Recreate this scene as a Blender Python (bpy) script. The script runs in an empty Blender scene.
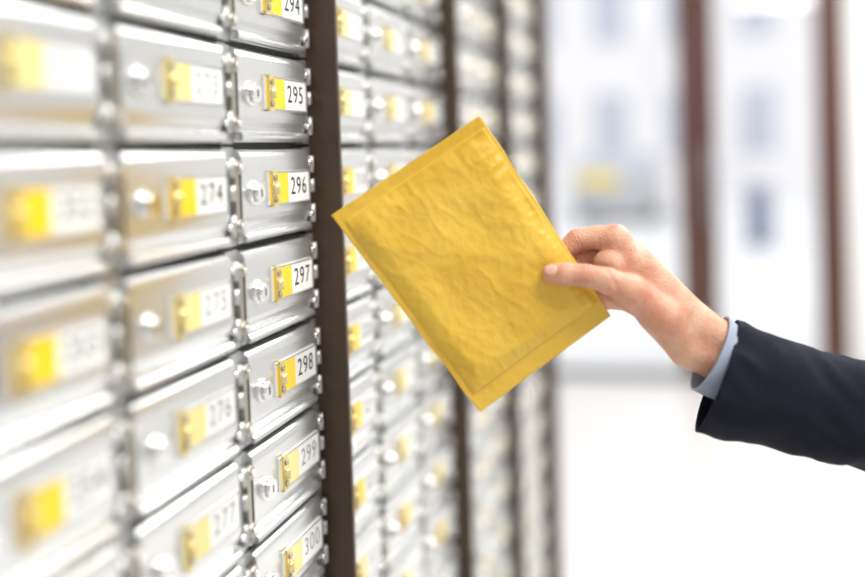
import bpy, bmesh, math, random
import numpy as np
from mathutils import Vector, Matrix, noise
random.seed(4)
S = bpy.context.scene
try:
    S.view_settings.view_transform = 'Standard'
    S.view_settings.look = 'None'
except Exception as e:
    print(e)
COL = S.collection

# ---------------------------------------------------------------- materials
def mat(name, col, rough=0.5, metal=0.0, spec=0.5, bump=0.0, bscale=50, var=0.0, vscale=5, sss=0, sheen=0, coat=0, aniso_scale=None):
    m = bpy.data.materials.new(name); m.use_nodes = True
    nt = m.node_tree; b = nt.nodes['Principled BSDF']
    b.inputs['Base Color'].default_value = (*col, 1)
    b.inputs['Roughness'].default_value = rough
    b.inputs['Metallic'].default_value = metal
    b.inputs['Specular IOR Level'].default_value = spec
    if sss: 
        b.inputs['Subsurface Weight'].default_value = sss
        b.inputs['Subsurface Radius'].default_value = (1, .35, .2)
        b.inputs['Subsurface Scale'].default_value = .006
    if sheen: b.inputs['Sheen Weight'].default_value = sheen
    if coat: b.inputs['Coat Weight'].default_value = coat
    tc = nt.nodes.new('ShaderNodeTexCoord')
    mp = nt.nodes.new('ShaderNodeMapping')
    if aniso_scale: mp.inputs['Scale'].default_value = aniso_scale
    nt.links.new(tc.outputs['Object'], mp.inputs['Vector'])
    if var:
        n = nt.nodes.new('ShaderNodeTexNoise'); n.inputs['Scale'].default_value = vscale
        n.inputs['Detail'].default_value = 4
        nt.links.new(mp.outputs[0], n.inputs['Vector'])
        r = nt.nodes.new('ShaderNodeMix'); r.data_type = 'RGBA'
        r.inputs[6].default_value = (*[c*(1-var) for c in col], 1)
        r.inputs[7].default_value = (*[min(1, c*(1+var)) for c in col], 1)
        nt.links.new(n.outputs['Fac'], r.inputs[0])
        nt.links.new(r.outputs[2], b.inputs['Base Color'])
    if bump:
        n = nt.nodes.new('ShaderNodeTexNoise'); n.inputs['Scale'].default_value = bscale
        n.inputs['Detail'].default_value = 5
        nt.links.new(mp.outputs[0], n.inputs['Vector'])
        bp = nt.nodes.new('ShaderNodeBump'); bp.inputs['Strength'].default_value = bump
        bp.inputs['Distance'].default_value = .002
        nt.links.new(n.outputs['Fac'], bp.inputs['Height'])
        nt.links.new(bp.outputs[0], b.inputs['Normal'])
    return m

def emis(name, col, s):
    m = bpy.data.materials.new(name); m.use_nodes = True
    b = m.node_tree.nodes['Principled BSDF']
    b.inputs['Base Color'].default_value = (*col, 1)
    b.inputs['Emission Color'].default_value = (*col, 1)
    b.inputs['Emission Strength'].default_value = s
    return m

M_alu   = mat('brushed_aluminium', (.68,.695,.70), .27, .85, var=.06, vscale=9, bump=.05, bscale=60, aniso_scale=(1,.15,2))
M_frame = mat('aluminium_frame', (.50,.51,.51), .36, .75)
M_chrome= mat('chrome', (.80,.80,.80), .14, 1.0)
M_hinge = mat('hinge_metal', (.42,.40,.34), .32, .85)
M_dark  = mat('dark_gap', (.045,.045,.04), .6)
M_brown = mat('brown_post_paint', (.065,.042,.028), .42, .2, var=.2, vscale=8)
M_white = mat('label_card', (.82,.83,.82), .35)
M_yel   = mat('yellow_label', (.90,.60,.01), .35)
M_pale  = mat('faded_yellow_label', (.82,.70,.28), .3)
M_clip  = mat('label_clip_brass', (.72,.60,.28), .3, .6)
M_ink   = mat('black_ink', (.015,.015,.015), .6)
M_ink2  = mat('faded_ink', (.36,.36,.38), .6)
M_wood  = mat('door_frame_mahogany', (.085,.026,.016), .5, var=.25, vscale=6, aniso_scale=(6,6,.5))
M_wall  = mat('wall_plaster', (.80,.80,.80), .8, bump=.1, bscale=60)
M_ceil  = mat('ceiling_paint', (.85,.85,.85), .85)
M_floor = mat('polished_floor', (.84,.825,.815), .24, var=.05, vscale=2.0, spec=.5)
M_gray  = mat('threshold_metal', (.30,.31,.33), .4, .6)
M_pave  = mat('pavement', (.80,.80,.80), .8, var=.08, vscale=2)
M_facade= mat('facade_stone', (.82,.80,.80), .8, var=.06, vscale=.6)
M_fwin  = mat('facade_window', (.48,.51,.58), .3)
M_bin   = mat('bin_blue', (.16,.20,.30), .5)
M_sign  = mat('sign_yellow', (.88,.66,.03), .5)
M_car   = mat('car_paint_silver', (.46,.47,.49), .3, .4, coat=.5)
M_tyre  = mat('tyre_rubber', (.05,.05,.05), .8)

def glassmat():
    m = bpy.data.materials.new('door_glass'); m.use_nodes = True
    nt = m.node_tree; nt.nodes.clear()
    o = nt.nodes.new('ShaderNodeOutputMaterial'); mx = nt.nodes.new('ShaderNodeMixShader')
    t = nt.nodes.new('ShaderNodeBsdfTransparent'); g = nt.nodes.new('ShaderNodeBsdfGlossy')
    g.inputs['Roughness'].default_value = .02
    mx.inputs[0].default_value = .05
    nt.links.new(t.outputs[0], mx.inputs[1]); nt.links.new(g.outputs[0], mx.inputs[2])
    nt.links.new(mx.outputs[0], o.inputs[0]); return m
M_glass = glassmat()

# ---------------------------------------------------------------- helpers
def empty(name, parent=None):
    e = bpy.data.objects.new(name, None); COL.objects.link(e); e.empty_display_size = .1
    if parent: e.parent = parent
    return e
def obj(name, me, parent=None):
    o = bpy.data.objects.new(name, me); COL.objects.link(o)
    if parent: o.parent = parent
    return o
def bm_box(bm, lo, hi, mi=0):
    x0,y0,z0 = lo; x1,y1,z1 = hi
    v = [bm.verts.new(p) for p in ((x0,y0,z0),(x1,y0,z0),(x1,y1,z0),(x0,y1,z0),(x0,y0,z1),(x1,y0,z1),(x1,y1,z1),(x0,y1,z1))]
    for f in ((0,3,2,1),(4,5,6,7),(0,1,5,4),(1,2,6,5),(2,3,7,6),(3,0,4,7)):
        fc = bm.faces.new([v[i] for i in f]); fc.material_index = mi
def bm_cylx(bm, x0, x1, y, z, r, mi=0, n=20, r1=None):
    r1 = r if r1 is None else r1
    a = [bm.verts.new((x0, y+r*math.cos(t), z+r*math.sin(t))) for t in [2*math.pi*i/n for i in range(n)]]
    b = [bm.verts.new((x1, y+r1*math.cos(t), z+r1*math.sin(t))) for t in [2*math.pi*i/n for i in range(n)]]
    for i in range(n):
        f = bm.faces.new((a[i], a[(i+1)%n], b[(i+1)%n], b[i])); f.material_index = mi; f.smooth = True
    f = bm.faces.new(b); f.material_index = mi
    f = bm.faces.new(list(reversed(a))); f.material_index = mi
def bm_cylz(bm, x, y, z0, z1, r, mi=0, n=14):
    a = [bm.verts.new((x+r*math.cos(t), y+r*math.sin(t), z0)) for t in [2*math.pi*i/n for i in range(n)]]
    b = [bm.verts.new((x+r*math.cos(t), y+r*math.sin(t), z1)) for t in [2*math.pi*i/n for i in range(n)]]
    for i in range(n):
        f = bm.faces.new((a[i], a[(i+1)%n], b[(i+1)%n], b[i])); f.material_index = mi; f.smooth = True
    f = bm.faces.new(b); f.material_index = mi
    f = bm.faces.new(list(reversed(a))); f.material_index = mi
def bm_profile(bm, prof, y0, y1, mi=0):
    a = [bm.verts.new((x, y0, z)) for x, z in prof]
    b = [bm.verts.new((x, y1, z)) for x, z in prof]
    n = len(prof)
    for i in range(n):
        f = bm.faces.new((a[i], b[i], b[(i+1)%n], a[(i+1)%n])); f.material_index = mi
    bm.faces.new(list(reversed(b))).material_index = mi
    bm.faces.new(a).material_index = mi
def finish(bm, name, mats):
    bmesh.ops.recalc_face_normals(bm, faces=bm.faces)
    me = bpy.data.meshes.new(name); bm.to_mesh(me); bm.free()
    for m in mats: me.materials.append(m)
    return me
def box_obj(name, lo, hi, m, parent=None, bev=0):
    bm = bmesh.new(); bm_box(bm, lo, hi)
    if bev: bmesh.ops.bevel(bm, geom=bm.edges[:], offset=bev, segments=2, affect='EDGES')
    return obj(name, finish(bm, name, [m]), parent)

# ---------------------------------------------------------------- camera
CAM = Vector((.457, 0, 1.5))
yaw = math.radians(15.0); tilt = math.radians(1.9); roll = math.radians(1.9)
F = Vector((-math.sin(yaw)*math.cos(tilt), math.cos(yaw)*math.cos(tilt), -math.sin(tilt)))
R0 = Vector((math.cos(yaw), math.sin(yaw), 0)); U0 = R0.cross(F)
R = R0*math.cos(roll) - U0*math.sin(roll); U = U0*math.cos(roll) + R0*math.sin(roll)
cd = bpy.data.cameras.new('camera'); cam = bpy.data.objects.new('camera', cd); COL.objects.link(cam)
cam.matrix_world = Matrix(((R.x,U.x,-F.x,CAM.x),(R.y,U.y,-F.y,CAM.y),(R.z,U.z,-F.z,CAM.z),(0,0,0,1)))
cd.sensor_width = 36; cd.lens = 41.6; cd.shift_y = -.117
cd.clip_start = .02
cd.dof.use_dof = True; cd.dof.focus_distance = 1.12; cd.dof.aperture_fstop = 1.0
S.camera = cam

# ---------------------------------------------------------------- mailbox wall
P = .105
def box_mesh(w, pale, name):
    bm = bmesh.new()
    bm_box(bm, (-.03, 0, -P/2), (-.014, w, P/2), 4)
    bm_box(bm, (-.014, .0, -P/2+.002), (-.006, .013, P/2-.002), 1)
    bm_box(bm, (-.014, w-.017, -P/2+.002), (-.004, w, P/2-.002), 1)
    h = P/2-.0036
    # curved door skin: rolled top edge, flat face, swept-in lower flap with rolled lip
    prof = [(-.014,h),(-.006,h),(-.002,h-.0012),(.0006,h-.004),(.0020,h-.008),(.0024,h-.012),(.0024,-.022),(.0014,-.027),(-.0012,-.033),(-.0024,-.038),(-.0016,-h+.006),(-.004,-h),(-.014,-h)]
    bm_profile(bm, prof, .013, w-.019, 0)
    bm_profile(bm, [(-.003,-h+.011),(.002,-h+.010),(.0045,-h+.007),(.005,-h+.004),(.003,-h+.001),(-.003,-h+.001)], .016, w-.022, 0)
    bm_box(bm, (-.006, .002, -.034), (.001, .010, .034), 3)
    for z in (.030, -.030):
        bm_cylx(bm, -.004, .004, .007, z, .0075, 3)
        bm_cylx(bm, .004, .0065, .007, z, .0035, 2)
    for z0, z1 in ((.020,.040),(-.004,.012),(-.040,-.018)):
        bm_cylz(bm, .001, w-.009, z0, z1, .0045, 1)
    for z in (.032,-.030):
        bm_cylx(bm, -.004, .004, w-.0145, z, .0035, 2, 12)
    k = w/.2155
    ly = .043*k; lz = .002
    bm_cylx(bm, .0, .006, ly, lz, .0140, 2, 24, .0128)
    bm_cylx(bm, .006, .011, ly, lz, .0102, 2, 24, .0094)
    bm_box(bm, (.011, ly-.001, lz-.004), (.0114, ly+.001, lz+.004), 4)
    a, b = .076*k, .191*k; zc = .005; hh = .0185
    bm_box(bm, (.002, a, zc-hh), (.0045, b, zc+hh), 5)
    bm_box(bm, (.0045, a, zc+hh-.0015), (.0056, b, zc+hh), 1)
    bm_box(bm, (.0045, a, zc-hh), (.0056, b, zc-hh+.0015), 1)
    bm_box(bm, (.0045, b-.0015, zc-hh), (.0056, b, zc+hh), 1)
    bm_box(bm, (.0045, a+.001, zc-hh+.0016), (.0052, .127*k, zc+hh-.0016), 6)
    c = a+.010*k
    bm_box(bm, (.0045, c-.006, zc-.020), (.0075, c+.006, zc+.020), 7)
    bm_cylz(bm, .0075, c, zc-.006, zc+.006, .005, 7)
    for z in (.012, -.012):
        bm_cylx(bm, .0075, .0095, c, zc+z, .0035, 3, 12)
    return finish(bm, name, [M_alu, M_frame, M_chrome, M_hinge, M_dark, M_white, M_pale if pale else M_yel, M_clip])

def text_mesh(s, m):
    cu = bpy.data.curves.new('t', 'FONT'); cu.body = s; cu.size = .0285; cu.align_x = 'CENTER'; cu.align_y = 'CENTER'
    cu.space_character = 1.15; cu.resolution_u = 6
    o = bpy.data.objects.new('t', cu); COL.objects.link(o)
    dg = bpy.context.evaluated_depsgraph_get(); dg.update()
    me = bpy.data.meshes.new_from_object(o.evaluated_get(dg))
    bpy.data.objects.remove(o); me.materials.clear(); me.materials.append(m); me.name = 'number_'+s
    return me
TXM = Matrix(((0,0,1,0),(1,0,0,0),(0,1,0,0),(0,0,0,1)))

wallroot = empty('mailbox_bank')
sections = [(-.160,3,.2155),(.4965,3,.2155),(1.153,3,.2097),(1.792,3,.1693),(2.310,3,.1767)]
fins = [-.170,.4865,1.143,1.782,2.300,2.840]
Z0 = 1.568
cidx = 0; cache = {}
for si,(y0,n,w) in enumerate(sections):
    for c in range(n):
        for k in range(-8, 14):
            cc = cidx
            if cc == 5:  pale = k >= 4 or k < -1
            elif cc == 4: pale = k not in (1,)
            elif cc == 3: pale = k not in (1,2,3)
            else: pale = random.random() < .62
            key = (round(w,4), pale)
            if key not in cache: cache[key] = box_mesh(w, pale, 'mailbox_door_mesh')
            b = obj('mailbox_door', cache[key], wallroot)
            b.location = (0, y0+c*w, Z0 - k*P)
            num = 295 + k + (cc-5)*22
            if si < 4:
                t = obj('number', text_mesh(str(num), M_ink2 if pale else M_ink), wallroot)
                kk = w/.2155
                t.matrix_world = Matrix.Translation((.0049, y0+c*w+.158*kk, Z0-k*P+.005)) @ TXM @ Matrix.Diagonal((kk,1,1,1))
        cidx += 1
ZT = Z0+8*P+P/2; ZB = Z0-13*P-P/2
for i,f in enumerate(fins):
    box_obj('post_%d'%i, (-.03, f+.0005, 0.0), (.035, f+.0095, ZT+.05), M_brown, wallroot, .001)
box_obj('end_post', (-.03, 2.852, 0.0), (.036, 2.94, ZT+.05), M_brown, wallroot, .002)
box_obj('plinth', (-.03, -.16, .0), (.0, 2.84, ZB-.001), M_brown, wallroot)
box_obj('top_rail', (-.03, -.17, ZT+.051), (.036, 2.94, ZT+.12), M_brown, wallroot)

# ---------------------------------------------------------------- room
YF = 6.5; XR = 4.2; YB = -2.6; ZC = 3.3
box_obj('floor', (-3.5, YB, -.1), (XR, YF+.15, 0), M_floor)
box_obj('ceiling', (-3.5, YB, ZC), (XR, YF+.15, ZC+.1), M_ceil)
box_obj('wall_left', (-.2, YB, 0), (-.031, 2.94, ZC), M_wall)
box_obj('wall_side_left', (-3.6, 2.8, 0), (-3.5, YF, ZC), M_wall)
box_obj('wall_return_left', (-3.5, 2.8, 0), (-.2, 2.94, ZC), M_wall)
box_obj('wall_right', (XR, YB, 0), (XR+.1, YF+.15, ZC), M_wall)
box_obj('wall_back', (-.2, YB-.1, 0), (XR, YB, ZC), M_wall)
box_obj('wall_far', (1.32, YF, 0), (XR, YF+.15, ZC), M_wall)
box_obj('wall_far.001', (-3.5, YF, 0), (-1.25, YF+.15, ZC), M_wall)
box_obj('wall_far.002', (-1.25, YF, 2.9), (1.32, YF+.15, ZC), M_wall)
def glazed(name, x0, x1, post_l, post_r):
    e = empty(name)
    box_obj('stile_left', (x0, YF+.02, 0), (x0+post_l, YF+.12, 2.9), M_wood, e, .006)
    box_obj('stile_right', (x1-post_r, YF+.02, 0), (x1, YF+.12, 2.9), M_wood, e, .006)
    box_obj('head_rail', (x0+post_l, YF+.03, 2.8), (x1-post_r, YF+.11, 2.9), M_wood, e)
    box_obj('bottom_rail', (x0+post_l, YF+.03, 0), (x1-post_r, YF+.11, .06), M_gray, e)
    box_obj('glass_pane', (x0+post_l, YF+.06, .06), (x1-post_r, YF+.068, 2.8), M_glass, e)
    return e
glazed('window_1', -1.25, .44, .1, .11)
d = glazed('door_1', .442, 1.319, .115, .16)
bm = bmesh.new(); bm_cylz(bm, .50, YF-.03, 1.0, 1.5, .014)
bm_box(bm, (.493, YF-.03, 1.05), (.507, YF+.02, 1.07)); bm_box(bm, (.493, YF-.03, 1.43), (.507, YF+.02, 1.45))
obj('pull_handle', finish(bm, 'pull_handle', [M_gray]), d)
box_obj('baseboard_far', (1.322, YF-.015, 0), (XR, YF-.001, .1), M_gray)

lampm = emis('lamp_diffuser', (1,.98,.95), 4.5)
for i,(x,y) in enumerate([(1.6,.4),(1.6,2.6),(1.6,4.8)]):
    e = empty('ceiling_lamp')
    box_obj('housing', (x-.7, y-.5, ZC-.06), (x+.7, y+.5, ZC-.001), M_frame, e, .004)
    box_obj('diffuser', (x-.66, y-.46, ZC-.07), (x+.66, y+.46, ZC-.061), lampm, e)
    ld = bpy.data.lights.new('lamp_light', 'AREA'); ld.shape='RECTANGLE'; ld.size=1.3; ld.size_y=.9
    ld.energy = 50; ld.color = (1,.98,.95)
    lo = bpy.data.objects.new('lamp_light', ld); COL.objects.link(lo); lo.location=(x,y,ZC-.08); lo.parent=e

# ---------------------------------------------------------------- outside
box_obj('street_ground', (-25, YF+.16, -.12), (25, 60, -.02), M_pave)
fb = empty('street_building')
box_obj('facade', (-20, 32, -.02), (20, 33, 14), M_facade, fb)
for i in range(-8, 9):
    for j in range(3):
        box_obj('facade_window', (i*2.2-.5, 31.96, 1.2+j*3.6), (i*2.2+.5, 31.999, 3.2+j*3.6), M_fwin, fb)
bm = bmesh.new()
bm_cylz(bm, 1.3, 15.6, 0, .75, .18, 0, 24); bm_cylz(bm, 1.3, 15.6, .80, .90, .20, 0, 24); bm_cylz(bm, 1.3, 15.6, .75, .80, .03, 0, 8)
o = obj('litter_bin', finish(bm, 'litter_bin', [M_bin])); o.location=(0,0,-.02)
bm = bmesh.new()
bm_cylz(bm, -.85, 13.5, 0, 1.05, .03, 1); bm_box(bm, (-1.1,13.46,1.03), (-.6,13.5,1.20), 0)
o = obj('street_sign', finish(bm, 'street_sign', [M_sign, M_gray])); o.location=(0,0,-.02)
def car(x, y):
    e = empty('parked_car')
    prof = [(-.0,.35),(0,.85),(.15,.95),(.55,1.38),(1.9,1.42),(2.7,.98),(3.8,.85),(4.1,.6),(4.1,.3),(.0,.3)]
    bm = bmesh.new()
    a=[bm.verts.new((x-.85+(.14 if z>1 else 0), y+p, z)) for p,z in prof]
    b=[bm.verts.new((x+.85-(.14 if z>1 else 0), y+p, z)) for p,z in prof]
    n=len(prof)
    for i in range(n): bm.faces.new((a[i],a[(i+1)%n],b[(i+1)%n],b[i]))
    bm.faces.new(a); bm.faces.new(list(reversed(b)))
    obj('body', finish(bm,'body',[M_car]), e)
    bm = bmesh.new()
    v=[bm.verts.new(p) for p in ((x-.66,y+.16,.985),(x+.66,y+.16,.985),(x+.58,y+.50,1.34),(x-.58,y+.50,1.34))]
    bm.faces.new(v); obj('rear_window', finish(bm,'rw',[M_fwin]), e)
    for sx in (-.78,.62):
        for sy in (.75,3.2):
            bm=bmesh.new(); bm_cylx(bm, x+sx, x+sx+.18, y+sy, .30, .32, 0, 28); obj('wheel', finish(bm,'wheel',[M_tyre]), e)
car(-1.2, 20.0)

# ---------------------------------------------------------------- hand rig frame (mm about the envelope centre)
DEP = 1.06
org = CAM + (F + R*.0375 - U*.078)*DEP
s_ = .001*DEP
RM = Matrix(((R.x*s_,F.x*s_,U.x*s_,org.x),(R.y*s_,F.y*s_,U.y*s_,org.y),(R.z*s_,F.z*s_,U.z*s_,org.z),(0,0,0,1)))
def rig_mesh(name, verts, faces, mats, smooth=True):
    me = bpy.data.meshes.new(name)
    me.from_pydata([tuple(RM @ Vector(v)) for v in verts], [], faces)
    for m in mats: me.materials.append(m)
    if smooth: me.polygons.foreach_set('use_smooth', [True]*len(me.polygons))
    me.update(); return me

# ---- padded envelope
def build_envelope():
    A = Vector((10,0,150)); B = Vector((-139,0,50)); C = Vector((10,0,-148)); D = Vector((141,0,-50))
    NU, NV = 180, 250
    def ss(a,b,x):
        t = min(1,max(0,(x-a)/(b-a))); return t*t*(3-2*t)
    verts=[]; W=175; H=244
    for side in (-1, 1):
        for j in range(NV+1):
            v = j/NV
            for i in range(NU+1):
                u = i/NU
                p = (B*(1-u)+A*u)*(1-v) + (C*(1-u)+D*u)*v
                dB = u*W; dA=(1-u)*W; dT=v*H; dL=(1-v)*H
                t = 0.8
                t += 5.4*ss(5,26,dB)*ss(3,24,dA)*ss(9,30,dT)*ss(13,36,dL)
                t += 1.5*ss(6,9,dB)*ss(2,6,dA)*ss(11.5,13.5,dT)*ss(17.5,20,dL)
                q = Vector((u*W, v*H, side*37))
                m = ss(6,14,dB)*ss(4,12,dA)*ss(11,18,dT)*ss(16,24,dL)
                n1 = noise.noise(q*.022)*3.0
                r = 1-abs(noise.noise(Vector((q.x*.016+q.y*.010, q.y*.026-q.x*.012, q.z))))*2
                r2 = 1-abs(noise.noise(Vector((q.x*.045-q.y*.02+9, q.y*.022+q.x*.018, q.z))))*2
                r3 = 1-abs(noise.noise(Vector((q.x*.10+3, q.y*.075, q.z))))*2
                puck = (math.exp(-dB/18)+math.exp(-dA/18))*noise.noise(Vector((v*H*.16, 3+dB*.01, side)))*1.8 + (math.exp(-dT/22)+math.exp(-dL/24))*noise.noise(Vector((u*W*.16, 7+dT*.01, side)))*1.4
                t += m*(n1 + 1.5*max(0,r-.5) + 1.0*max(0,r2-.55)+ .5*max(0,r3-.5) + .5*noise.noise(q*.11) + puck)
                t += (1-m)*.35*(noise.noise(q*.13)+.4)
                if i in (0,NU) or j in (0,NV): t = 0.35
                e = .9*noise.noise(Vector((u*W*.03, v*H*.03, 5)))
                bend = 2.5*math.sin(u*2.6+v*1.3)
                verts.append((p.x+e, side*t + bend, p.z+e))
    faces=[]; n=(NU+1)*(NV+1)
    for s in (0,1):
        for j in range(NV):
            for i in range(NU):
                a=s*n+j*(NU+1)+i; q=(a,a+1,a+NU+2,a+NU+1)
                faces.append(q if s else tuple(reversed(q)))
    rim=[j*(NU+1) for j in range(NV+1)]+[NV*(NU+1)+i for i in range(1,NU+1)]+[j*(NU+1)+NU for j in range(NV-1,-1,-1)]+[i for i in range(NU-1,0,-1)]
    for k in range(len(rim)):
        a=rim[k]; b=rim[(k+1)%len(rim)]; faces.append((a,b,b+n,a+n))
    m = bpy.data.materials.new('kraft_yellow_paper'); m.use_nodes=True
    nt=m.node_tree; bs=nt.nodes['Principled BSDF']
    tc=nt.nodes.new('ShaderNodeTexCoord')
    n1=nt.nodes.new('ShaderNodeTexNoise'); n1.inputs['Scale'].default_value=14; n1.inputs['Detail'].default_value=5
    nt.links.new(tc.outputs['Object'],n1.inputs['Vector'])
    cr=nt.nodes.new('ShaderNodeValToRGB')
    cr.color_ramp.elements[0].position=.3; cr.color_ramp.elements[0].color=(.70,.42,.032,1)
    cr.color_ramp.elements[1].position=.75; cr.color_ramp.elements[1].color=(.84,.56,.075,1)
    nt.links.new(n1.outputs['Fac'],cr.inputs[0]); nt.links.new(cr.outputs[0],bs.inputs['Base Color'])
    bs.inputs['Roughness'].default_value=.34
    n2=nt.nodes.new('ShaderNodeTexNoise'); n2.inputs['Scale'].default_value=60; n2.inputs['Detail'].default_value=6; n2.inputs['Distortion'].default_value=.3
    nt.links.new(tc.outputs['Object'],n2.inputs['Vector'])
    bp=nt.nodes.new('ShaderNodeBump'); bp.inputs['Strength'].default_value=.65; bp.inputs['Distance'].default_value=.002
    nt.links.new(n2.outputs['Fac'],bp.inputs['Height']); nt.links.new(bp.outputs[0],bs.inputs['Normal'])
    me=rig_mesh('padded_envelope',verts,faces,[m]); 
    bm=bmesh.new(); bm.from_mesh(me); bmesh.ops.recalc_face_normals(bm,faces=bm.faces); bm.to_mesh(me); bm.free()
    return me
man = empty('man')
obj('padded_envelope', build_envelope())

# ---- sdf toolkit
def cone_sdf(p,a,b,ra,rb):
    ab=b-a; L2=max(ab@ab,1e-6); h=np.clip(((p-a)@ab)/L2,0,1)
    return np.linalg.norm(p-(a+h[:,None]*ab),axis=1)-(ra+(rb-ra)*h)
def smin(a,b,k):
    h=np.maximum(k-np.abs(a-b),0)/k
    return np.minimum(a,b)-h*h*k*.25
tb=bmesh.new(); bmesh.ops.create_icosphere(tb,subdivisions=3,radius=1.0); SP=[v.co.copy() for v in tb.verts]; tb.free()
def sdf_mesh(name, cones, sdf, voxel, smooth_it=6):
    bm=bmesh.new()
    for a,b,ra,rb in cones:
        t=bmesh.new()
        vs=[t.verts.new(Vector(a)+s*ra) for s in SP]+[t.verts.new(Vector(b)+s*rb) for s in SP]
        bmesh.ops.convex_hull(t,input=vs)
        bmesh.ops.delete(t,geom=[v for v in t.verts if not v.link_faces],context='VERTS')
        m=bpy.data.meshes.new('c'); t.to_mesh(m); t.free(); bm.from_mesh(m); bpy.data.meshes.remove(m)
    me=bpy.data.meshes.new('tmp'); bm.to_mesh(me); bm.free()
    o=bpy.data.objects.new('tmp',me); COL.objects.link(o)
    md=o.modifiers.new('r','REMESH'); md.mode='VOXEL'; md.voxel_size=voxel; md.adaptivity=0
    dg=bpy.context.evaluated_depsgraph_get(); dg.update()
    m2=bpy.data.meshes.new_from_object(o.evaluated_get(dg)); bpy.data.objects.remove(o); m2.name=name
    n=len(m2.vertices); co=np.empty(n*3); m2.vertices.foreach_get('co',co); co=co.reshape(-1,3)
    e=voxel*.4
    def grad(c): return np.stack([(sdf(c+np.eye(3)[k]*e)-sdf(c-np.eye(3)[k]*e))/(2*e) for k in range(3)],1)
    for it in range(5):
        d=sdf(co); g=grad(co); g/=np.maximum(np.linalg.norm(g,axis=1,keepdims=True),.3)
        co=co-g*np.clip(d,-4*voxel,4*voxel)[:,None]*.9
    ne=len(m2.edges); ed=np.empty(ne*2,dtype=np.int32); m2.edges.foreach_get('vertices',ed); ed=ed.reshape(-1,2)
    deg=np.bincount(ed.ravel(),minlength=n)[:,None]
    for it in range(smooth_it):
        acc=np.zeros_like(co); np.add.at(acc,ed[:,0],co[ed[:,1]]); np.add.at(acc,ed[:,1],co[ed[:,0]])
        co=co*.5+.5*acc/np.maximum(deg,1)
    m2.polygons.foreach_set('use_smooth',[True]*len(m2.polygons)); m2.materials.clear()
    return m2, co, grad(co)

# ---- skin material
def skin_material():
    sk=mat('skin',(.72,.42,.29),.40,sss=.10)
    nt=sk.node_tree; b=nt.nodes['Principled BSDF']; L=nt.links
    tc=nt.nodes.new('ShaderNodeTexCoord')
    a=nt.nodes.new('ShaderNodeAttribute'); a.attribute_name='red'
    mx=nt.nodes.new('ShaderNodeMix'); mx.data_type='RGBA'
    mx.inputs[6].default_value=(.76,.46,.32,1); mx.inputs[7].default_value=(.69,.27,.18,1)
    L.new(a.outputs['Fac'],mx.inputs[0])
    nz=nt.nodes.new('ShaderNodeTexNoise'); nz.inputs['Scale'].default_value=45; nz.inputs['Detail'].default_value=5
    L.new(tc.outputs['Object'],nz.inputs['Vector'])
    mx2=nt.nodes.new('ShaderNodeMix'); mx2.data_type='RGBA'; mx2.blend_type='MULTIPLY'; mx2.inputs[0].default_value=1
    rp=nt.nodes.new('ShaderNodeValToRGB'); rp.color_ramp.elements[0].position=.35; rp.color_ramp.elements[0].color=(.86,.68,.63,1)
    rp.color_ramp.elements[1].position=.65; rp.color_ramp.elements[1].color=(1,1,1,1)
    L.new(nz.outputs['Fac'],rp.inputs[0]); L.new(mx.outputs[2],mx2.inputs[6]); L.new(rp.outputs[0],mx2.inputs[7])
    L.new(mx2.outputs[2],b.inputs['Base Color'])
    vo=nt.nodes.new('ShaderNodeTexVoronoi'); vo.inputs['Scale'].default_value=420
    L.new(tc.outputs['Object'],vo.inputs['Vector'])
    n3=nt.nodes.new('ShaderNodeTexNoise'); n3.inputs['Scale'].default_value=120; n3.inputs['Detail'].default_value=6
    L.new(tc.outputs['Object'],n3.inputs['Vector'])
    ad=nt.nodes.new('ShaderNodeMath'); ad.operation='ADD'; L.new(vo.outputs['Distance'],ad.inputs[0]); L.new(n3.outputs['Fac'],ad.inputs[1])
    bp=nt.nodes.new('ShaderNodeBump'); bp.inputs['Strength'].default_value=.5; bp.inputs['Distance'].default_value=.0014
    L.new(ad.outputs[0],bp.inputs['Height']); L.new(bp.outputs[0],b.inputs['Normal'])
    return sk
M_skin = skin_material()

# ---- right hand
def J(px,py,y): return np.array([px-470., float(y), 265.-py])
thumb  = [(J(550,272,-14.5),9.8),(J(563,272.5,-17),11.4),(J(583,273.5,-20.5),11.2),(J(604,278.5,-22),12.8),(J(628,289,-19),15)]
index  = [(J(543,268,15),7.6),(J(560,256,20),8.8),(J(581,241,23),11.6),(J(600,238,20),11.8),(J(618,240,14),14)]
middle = [(J(540,290,17),7.8),(J(558,278,28),8.8),(J(586,260,34),11),(J(608,258,32),11.6),(J(634,256,26),13.5)]
ring   = [(J(548,312,16),7.6),(J(568,302,28),8.8),(J(596,286,38),11.2),(J(620,281,38),11.6),(J(645,280,34),13)]
pinky  = [(J(570,322,14),6.8),(J(588,316,24),8.0),(J(610,303,34),10.2),(J(628,303,36),11.0),(J(652,303,32),12)]
palm = []
wr1 = J(700,328,6); wr2 = J(692,348,8)
def seg(a,ra,b,rb): palm.append((a,b,ra,rb))
seg(J(618,240,14),14, wr1,19); seg(J(634,256,26),13.5, J(698,334,14),18)
seg(J(645,280,34),13, J(696,340,16),18); seg(J(652,303,32),12, wr2,18)
seg(J(628,289,-19),15, J(660,314,-8),18.5); seg(J(660,314,-8),18.5, wr2,19.5)
seg(J(612,262,4),11, wr1,18)
seg(J(636,262,6),16, J(690,318,6),17)
seg(J(655,318,8),15, wr2,18)
seg(J(604,262,10),9, J(640,285,10),16)
seg(J(606,292,24),10, J(645,305,14),15)
seg(wr1,19, J(775,372,10),24); seg(wr2,19, J(765,388,10),22)
tend = [(J(619,231,10),J(700,312,4),2.6,3.0),(J(636,243,24),J(702,314,14),2.4,2.6)]
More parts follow.
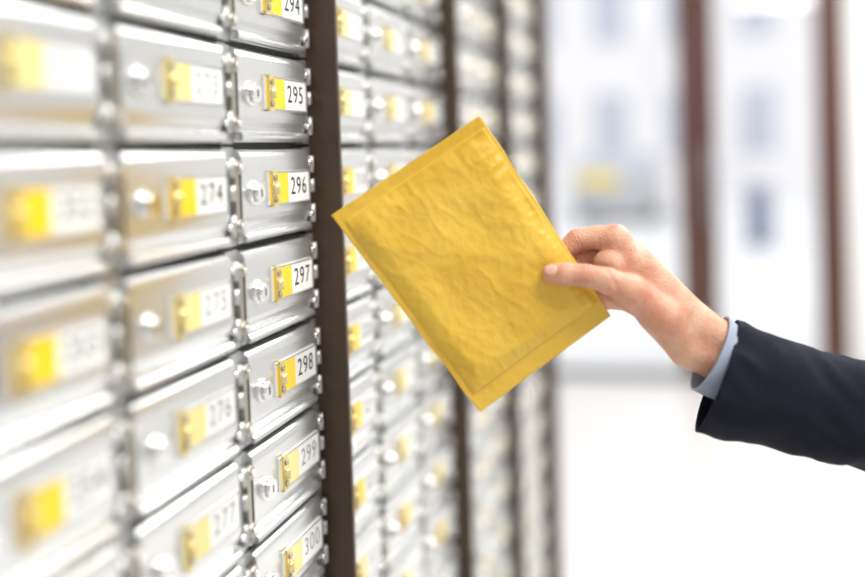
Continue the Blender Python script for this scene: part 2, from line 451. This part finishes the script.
def chain_sdf(p,ch):
    d=None
    for (a,ra),(b,rb) in zip(ch[:-1],ch[1:]):
        s=cone_sdf(p,a,b,ra,rb); d=s if d is None else smin(d,s,2.5)
    return d
def hand_sdf(p):
    d=None
    for a,b,ra,rb in palm:
        s=cone_sdf(p,a,b,ra,rb); d=s if d is None else smin(d,s,8)
    for a,b,ra,rb in tend:
        d=smin(d,cone_sdf(p,a,b,ra,rb),4)
    f=None
    for ch in (index,middle,ring,pinky):
        s=chain_sdf(p,ch); f=s if f is None else smin(f,s,1.2)
    d=smin(d,f,7)
    return smin(d,chain_sdf(p,thumb),7)
def build_hand():
    cones=list(palm)
    for ch in (thumb,index,middle,ring,pinky):
        for (a,ra),(b,rb) in zip(ch[:-1],ch[1:]): cones.append((a,b,ra,rb))
    m2,co,nrm=sdf_mesh('hand',cones,hand_sdf,1.0)
    n=len(co); red=np.zeros(n)
    def gaus(c,s): return np.exp(-((co-c)**2).sum(1)/(2*s*s))
    for ch in (thumb,index,middle,ring,pinky):
        red+=.9*gaus(ch[0][0],9); red+=.8*gaus(ch[2][0],9); red+=.5*gaus(ch[4][0],12)
    red+=.5*gaus(J(640,300,-10),18)
    for ch in (thumb,index,middle):
        c=ch[2][0]; ax=(ch[1][0]-ch[3][0]); ax/=np.linalg.norm(ax)
        near=np.exp(-((co-c)**2).sum(1)/(2*12**2)); t=(co-c)@ax
        co=co-nrm*(near*1.1*np.maximum(0,np.cos(t*2*math.pi/3.6))**2*np.exp(-(t/5.0)**2))[:,None]
    def fold(co,a,b,dep,wd):
        ab=b-a; h=np.clip(((co-a)@ab)/(ab@ab),0,1); dd=np.linalg.norm(co-(a+h[:,None]*ab),axis=1)
        return co-nrm*(np.exp(-(dd/wd)**2)*np.sin(np.pi*np.clip(h,.02,.98))*dep)[:,None]
    co=fold(co,J(598,262,-30),J(614,290,-36),1.3,2.4)
    co=fold(co,J(622,268,-24),J(640,308,-33),1.2,3.0)
    co=fold(co,J(690,305,-15),J(676,352,-14),1.4,3.0)
    co=fold(co,J(684,300,-15),J(668,346,-22),1.0,2.6)
    m2.vertices.foreach_set('co',np.array([tuple(RM@Vector(v)) for v in co]).ravel()); 
    at=m2.attributes.new('red','FLOAT','POINT'); at.data.foreach_set('value',np.clip(red,0,1))
    m2.update(); m2.materials.append(M_skin)
    return obj('right_hand',m2,man)
build_hand()
def nail():
    bm=bmesh.new(); bmesh.ops.create_uvsphere(bm,u_segments=32,v_segments=18,radius=1)
    for v in bm.verts:
        x,y,z=v.co
        sx=abs(x)**.8*(1 if x>0 else -1); 
        x=sx*6.4; z*=5.2
        y = y*.7 + (z*z)/20 + (x*x)/80
        v.co=(x,y,z)
    rot=Matrix.Rotation(math.radians(-12),4,'Z')@Matrix.Rotation(math.radians(-22),4,'X')
    M=RM@Matrix.Translation(Vector(J(548.0,267.4,-23.7)))@rot
    bm.transform(M)
    for f in bm.faces: f.smooth=True
    return obj('thumb_nail',finish(bm,'thumb_nail',[mat('nail',(.78,.45,.35),.3,coat=.2)]),man)
nail()

# ---- tubes for cuff and sleeve
def tube(name, rings, mats, thick, inner_n, nseg=96, wr=0, cap=False, sub=8):
    K=[(np.array(c,float),np.array(d,float)/np.linalg.norm(d),h,dp) for c,d,h,dp in rings]
    pts=[]
    for i in range(len(K)-1):
        p0=K[max(i-1,0)]; p1=K[i]; p2=K[i+1]; p3=K[min(i+2,len(K)-1)]
        for s in range(sub):
            t=s/sub
            def cr(a,b,c,d): return .5*((2*b)+(-a+c)*t+(2*a-5*b+4*c-d)*t*t+(-a+3*b-3*c+d)*t**3)
            pts.append(tuple(cr(p0[k],p1[k],p2[k],p3[k]) for k in range(4)))
    pts.append(K[-1])
    def ring(p,off,amp):
        c,d,h,dp=p; d=d/np.linalg.norm(d)
        side=np.array([0,1.,0]); side-=d*(side@d); side/=np.linalg.norm(side)
        up=np.cross(d,side)
        up/=np.linalg.norm(up)
        out=[]
        for k in range(nseg):
            a=2*math.pi*k/nseg
            q=c+up*math.cos(a)*(h+off)+side*math.sin(a)*(dp+off)
            if amp:
                L=Vector(q)
                w=noise.noise(Vector((L.x*.016+L.z*.012,L.y*.02,L.z*.022-L.x*.010)))*amp
                w+=(1-abs(noise.noise(Vector((L.x*.03+L.z*.03+4,L.y*.02,L.z*.012-L.x*.02))))*2.2)*amp*.5
                nn=(up*math.cos(a)+side*math.sin(a)); q=q+nn*w
            out.append(tuple(q))
        return out
    V=[];Fc=[]
    seq=[(p,-thick,wr) for p in reversed(pts[:inner_n])]+[(pts[0],-thick*.5,wr)]+[(p,0,wr) for p in pts]
    for (p,o,a) in seq:
        V+=ring(p,o,a)
    for r in range(len(seq)-1):
        for k in range(nseg):
            a=r*nseg+k; b=r*nseg+(k+1)%nseg
            Fc.append((a,b,b+nseg,a+nseg))
    if cap:
        last=(len(seq)-1)*nseg; Fc.append(tuple(last+k for k in range(nseg)))
    me=rig_mesh(name,V,Fc,mats)
    bm=bmesh.new(); bm.from_mesh(me); bmesh.ops.recalc_face_normals(bm,faces=bm.faces); bm.to_mesh(me); bm.free()
    return obj(name,me,man)
def c3(px,py,y): return (px-470., y, 265.-py)
M_shirt=mat('shirt_cotton',(.34,.40,.53),.8,bump=.3,bscale=500,sheen=.2)
M_suit =mat('suit_wool',(.007,.009,.019),.85,bump=.5,bscale=900,sheen=.03,spec=.22)
tube('shirt_cuff',[(c3(712,354,8),(.90,.0,-.44),41,33),(c3(724,362,8),(.91,0,-.42),39,33),(c3(745,374,9),(.93,0,-.36),35,31),(c3(790,392,12),(.94,0,-.3),34,31)],[M_shirt],2.2,14,wr=.5)
tube('jacket_sleeve',[
 (c3(719,378,9),(.94,-.16,-.36),58,42),(c3(745,385,9),(.94,-.05,-.33),56,43),(c3(790,397,12),(.96,.05,-.28),54,45),
 (c3(840,410,16),(.96,.08,-.26),53,47),(c3(900,425,22),(.96,.1,-.26),56,50),(c3(970,442,30),(.96,.12,-.2),60,56),
 (c3(1040,452,42),(.95,.16,.05),64,60),(c3(1100,430,56),(.75,.2,.6),66,62),(c3(1145,370,72),(.5,.2,.85),66,64),
 (c3(1180,290,90),(.4,.2,.9),68,66),(c3(1205,215,108),(.3,.2,.9),72,68)],[M_suit],3.0,14,wr=5.0,cap=True)

# ---- the rest of the man (stands to the right of the frame), mm in (forward, left, up)
Sh = RM @ Vector((735,108,50))
fwd = Vector((-R0.x,-R0.y,0)).normalized(); lef = Vector((-F.x,-F.y,0)).normalized()
hs = Sh.z/1.42*.001
base = Vector((Sh.x,Sh.y,0)) + lef*190*hs
def B2W(co): return np.array([tuple(base+fwd*(p[0]*hs)+lef*(p[1]*hs)+Vector((0,0,p[2]*hs))) for p in co])
def A(*p): return np.array(p,float)
def body_part(name, cones, k, material, voxel=9, extra=None):
    cones=[(A(*a),A(*b),ra,rb) for a,b,ra,rb in cones]
    def sdf(p):
        d=None
        for a,b,ra,rb in cones:
            s=cone_sdf(p,a,b,ra,rb); d=s if d is None else smin(d,s,k)
        return d
    me,co,g=sdf_mesh(name,cones,sdf,voxel,4)
    if extra: co=extra(co)
    me.vertices.foreach_set('co',B2W(co).ravel()); me.update(); me.materials.append(material)
    bm=bmesh.new(); bm.from_mesh(me); bmesh.ops.recalc_face_normals(bm,faces=bm.faces); bm.to_mesh(me); bm.free()
    return obj(name,me,man)
jk=[((0,-150,1415),(0,150,1415),78,78),((0,-60,1450),(0,60,1450),70,70)]
for s in (-1,1):
    jk+=[((5,s*85,1380),(5,s*70,1120),110,98),((5,s*70,1120),(0,s*80,860),98,112)]
jk+=[((5,0,1380),(5,0,900),110,108)]
jk+=[((0,190,1410),(-25,235,1130),66,52),((-25,235,1130),(35,240,880),52,42)]
body_part('jacket',jk,40,M_suit,10)
tr=[]
for s in (-1,1): tr+=[((0,s*85,900),(5,s*95,500),92,66),((5,s*95,500),(-10,s*98,70),66,52)]
body_part('trousers',tr,15,M_suit,9)
M_shoe=mat('shoe_leather',(.012,.010,.009),.25,coat=.5)
def flat(co): co=co.copy(); co[:,2]=np.maximum(co[:,2],1); return co
sh=[]
for s in (-1,1): sh+=[((-45,s*98,42),(60,s*102,44),42,44),((60,s*102,44),(165,s*108,28),44,34)]
body_part('shoes',sh,10,M_shoe,5,flat)
hd=[((-15,0,1680),(15,0,1675),84,82),((20,0,1640),(48,0,1580),68,40),((-10,-22,1660),(-10,22,1660),78,78),((0,0,1460),(0,0,1610),60,56),
    ((84,0,1655),(103,0,1625),8,13),((78,-28,1678),(78,28,1678),16,16),((66,-40,1630),(40,-58,1640),20,20),((66,40,1630),(40,58,1640),20,20),
    ((72,-18,1588),(72,18,1588),11,11),((76,-14,1600),(76,14,1600),8,8),((0,-84,1665),(-8,-88,1630),14,10),((0,84,1665),(-8,88,1630),14,10)]
body_part('head',hd,12,M_skin,4)
M_hair=mat('hair_brown',(.03,.018,.010),.55,bump=.8,bscale=300)
body_part('hair',[((-35,0,1685),(-5,0,1712),88,84),((-30,-25,1690),(-30,25,1690),80,80),((45,-35,1735),(45,35,1738),34,34),((-50,0,1640),(-45,0,1590),66,50)],15,M_hair,5)
M_eye=mat('eye_white',(.8,.8,.8),.2); M_iris=mat('iris',(.05,.03,.02),.2)
for s in (-1,1):
    for nm,cx,r,m in (('eyeball',74,12,M_eye),('iris',81.5,6,M_iris)):
        bm=bmesh.new(); bmesh.ops.create_uvsphere(bm,u_segments=20,v_segments=12,radius=r*hs)
        c=B2W([A(cx,s*31,1657)])[0]; bmesh.ops.translate(bm,verts=bm.verts,vec=Vector(c))
        for f in bm.faces: f.smooth=True
        obj(nm,finish(bm,nm,[m]),man)
body_part('mouth',[((81,-18,1595),(84,0,1594),4,5),((84,0,1594),(81,18,1595),5,4)],3,mat('lips',(.50,.20,.16),.4),1.6)
body_part('shirt_collar',[((0,-30,1475),(0,30,1475),62,62),((20,0,1440),(95,0,1380),50,30)],12,M_shirt,6)
lh=[((35,240,880),(42,238,800),26,30),((44,236,830),(50,226,770),24,20),((50,262,780),(60,262,700),9,8),((50,245,775),(64,244,690),9.5,8),((52,228,775),(64,226,692),9.5,8),((52,212,780),(60,208,710),8.5,7)]
lh+=[((60,245,830),(85,232,775),13,9)]
body_part('left_hand',lh,6,M_skin,3)

# ---------------------------------------------------------------- world
w = bpy.data.worlds.new('world'); S.world = w; w.use_nodes = True
bg = w.node_tree.nodes['Background']; bg.inputs[0].default_value = (.95,.97,1,1); bg.inputs[1].default_value = 1.5
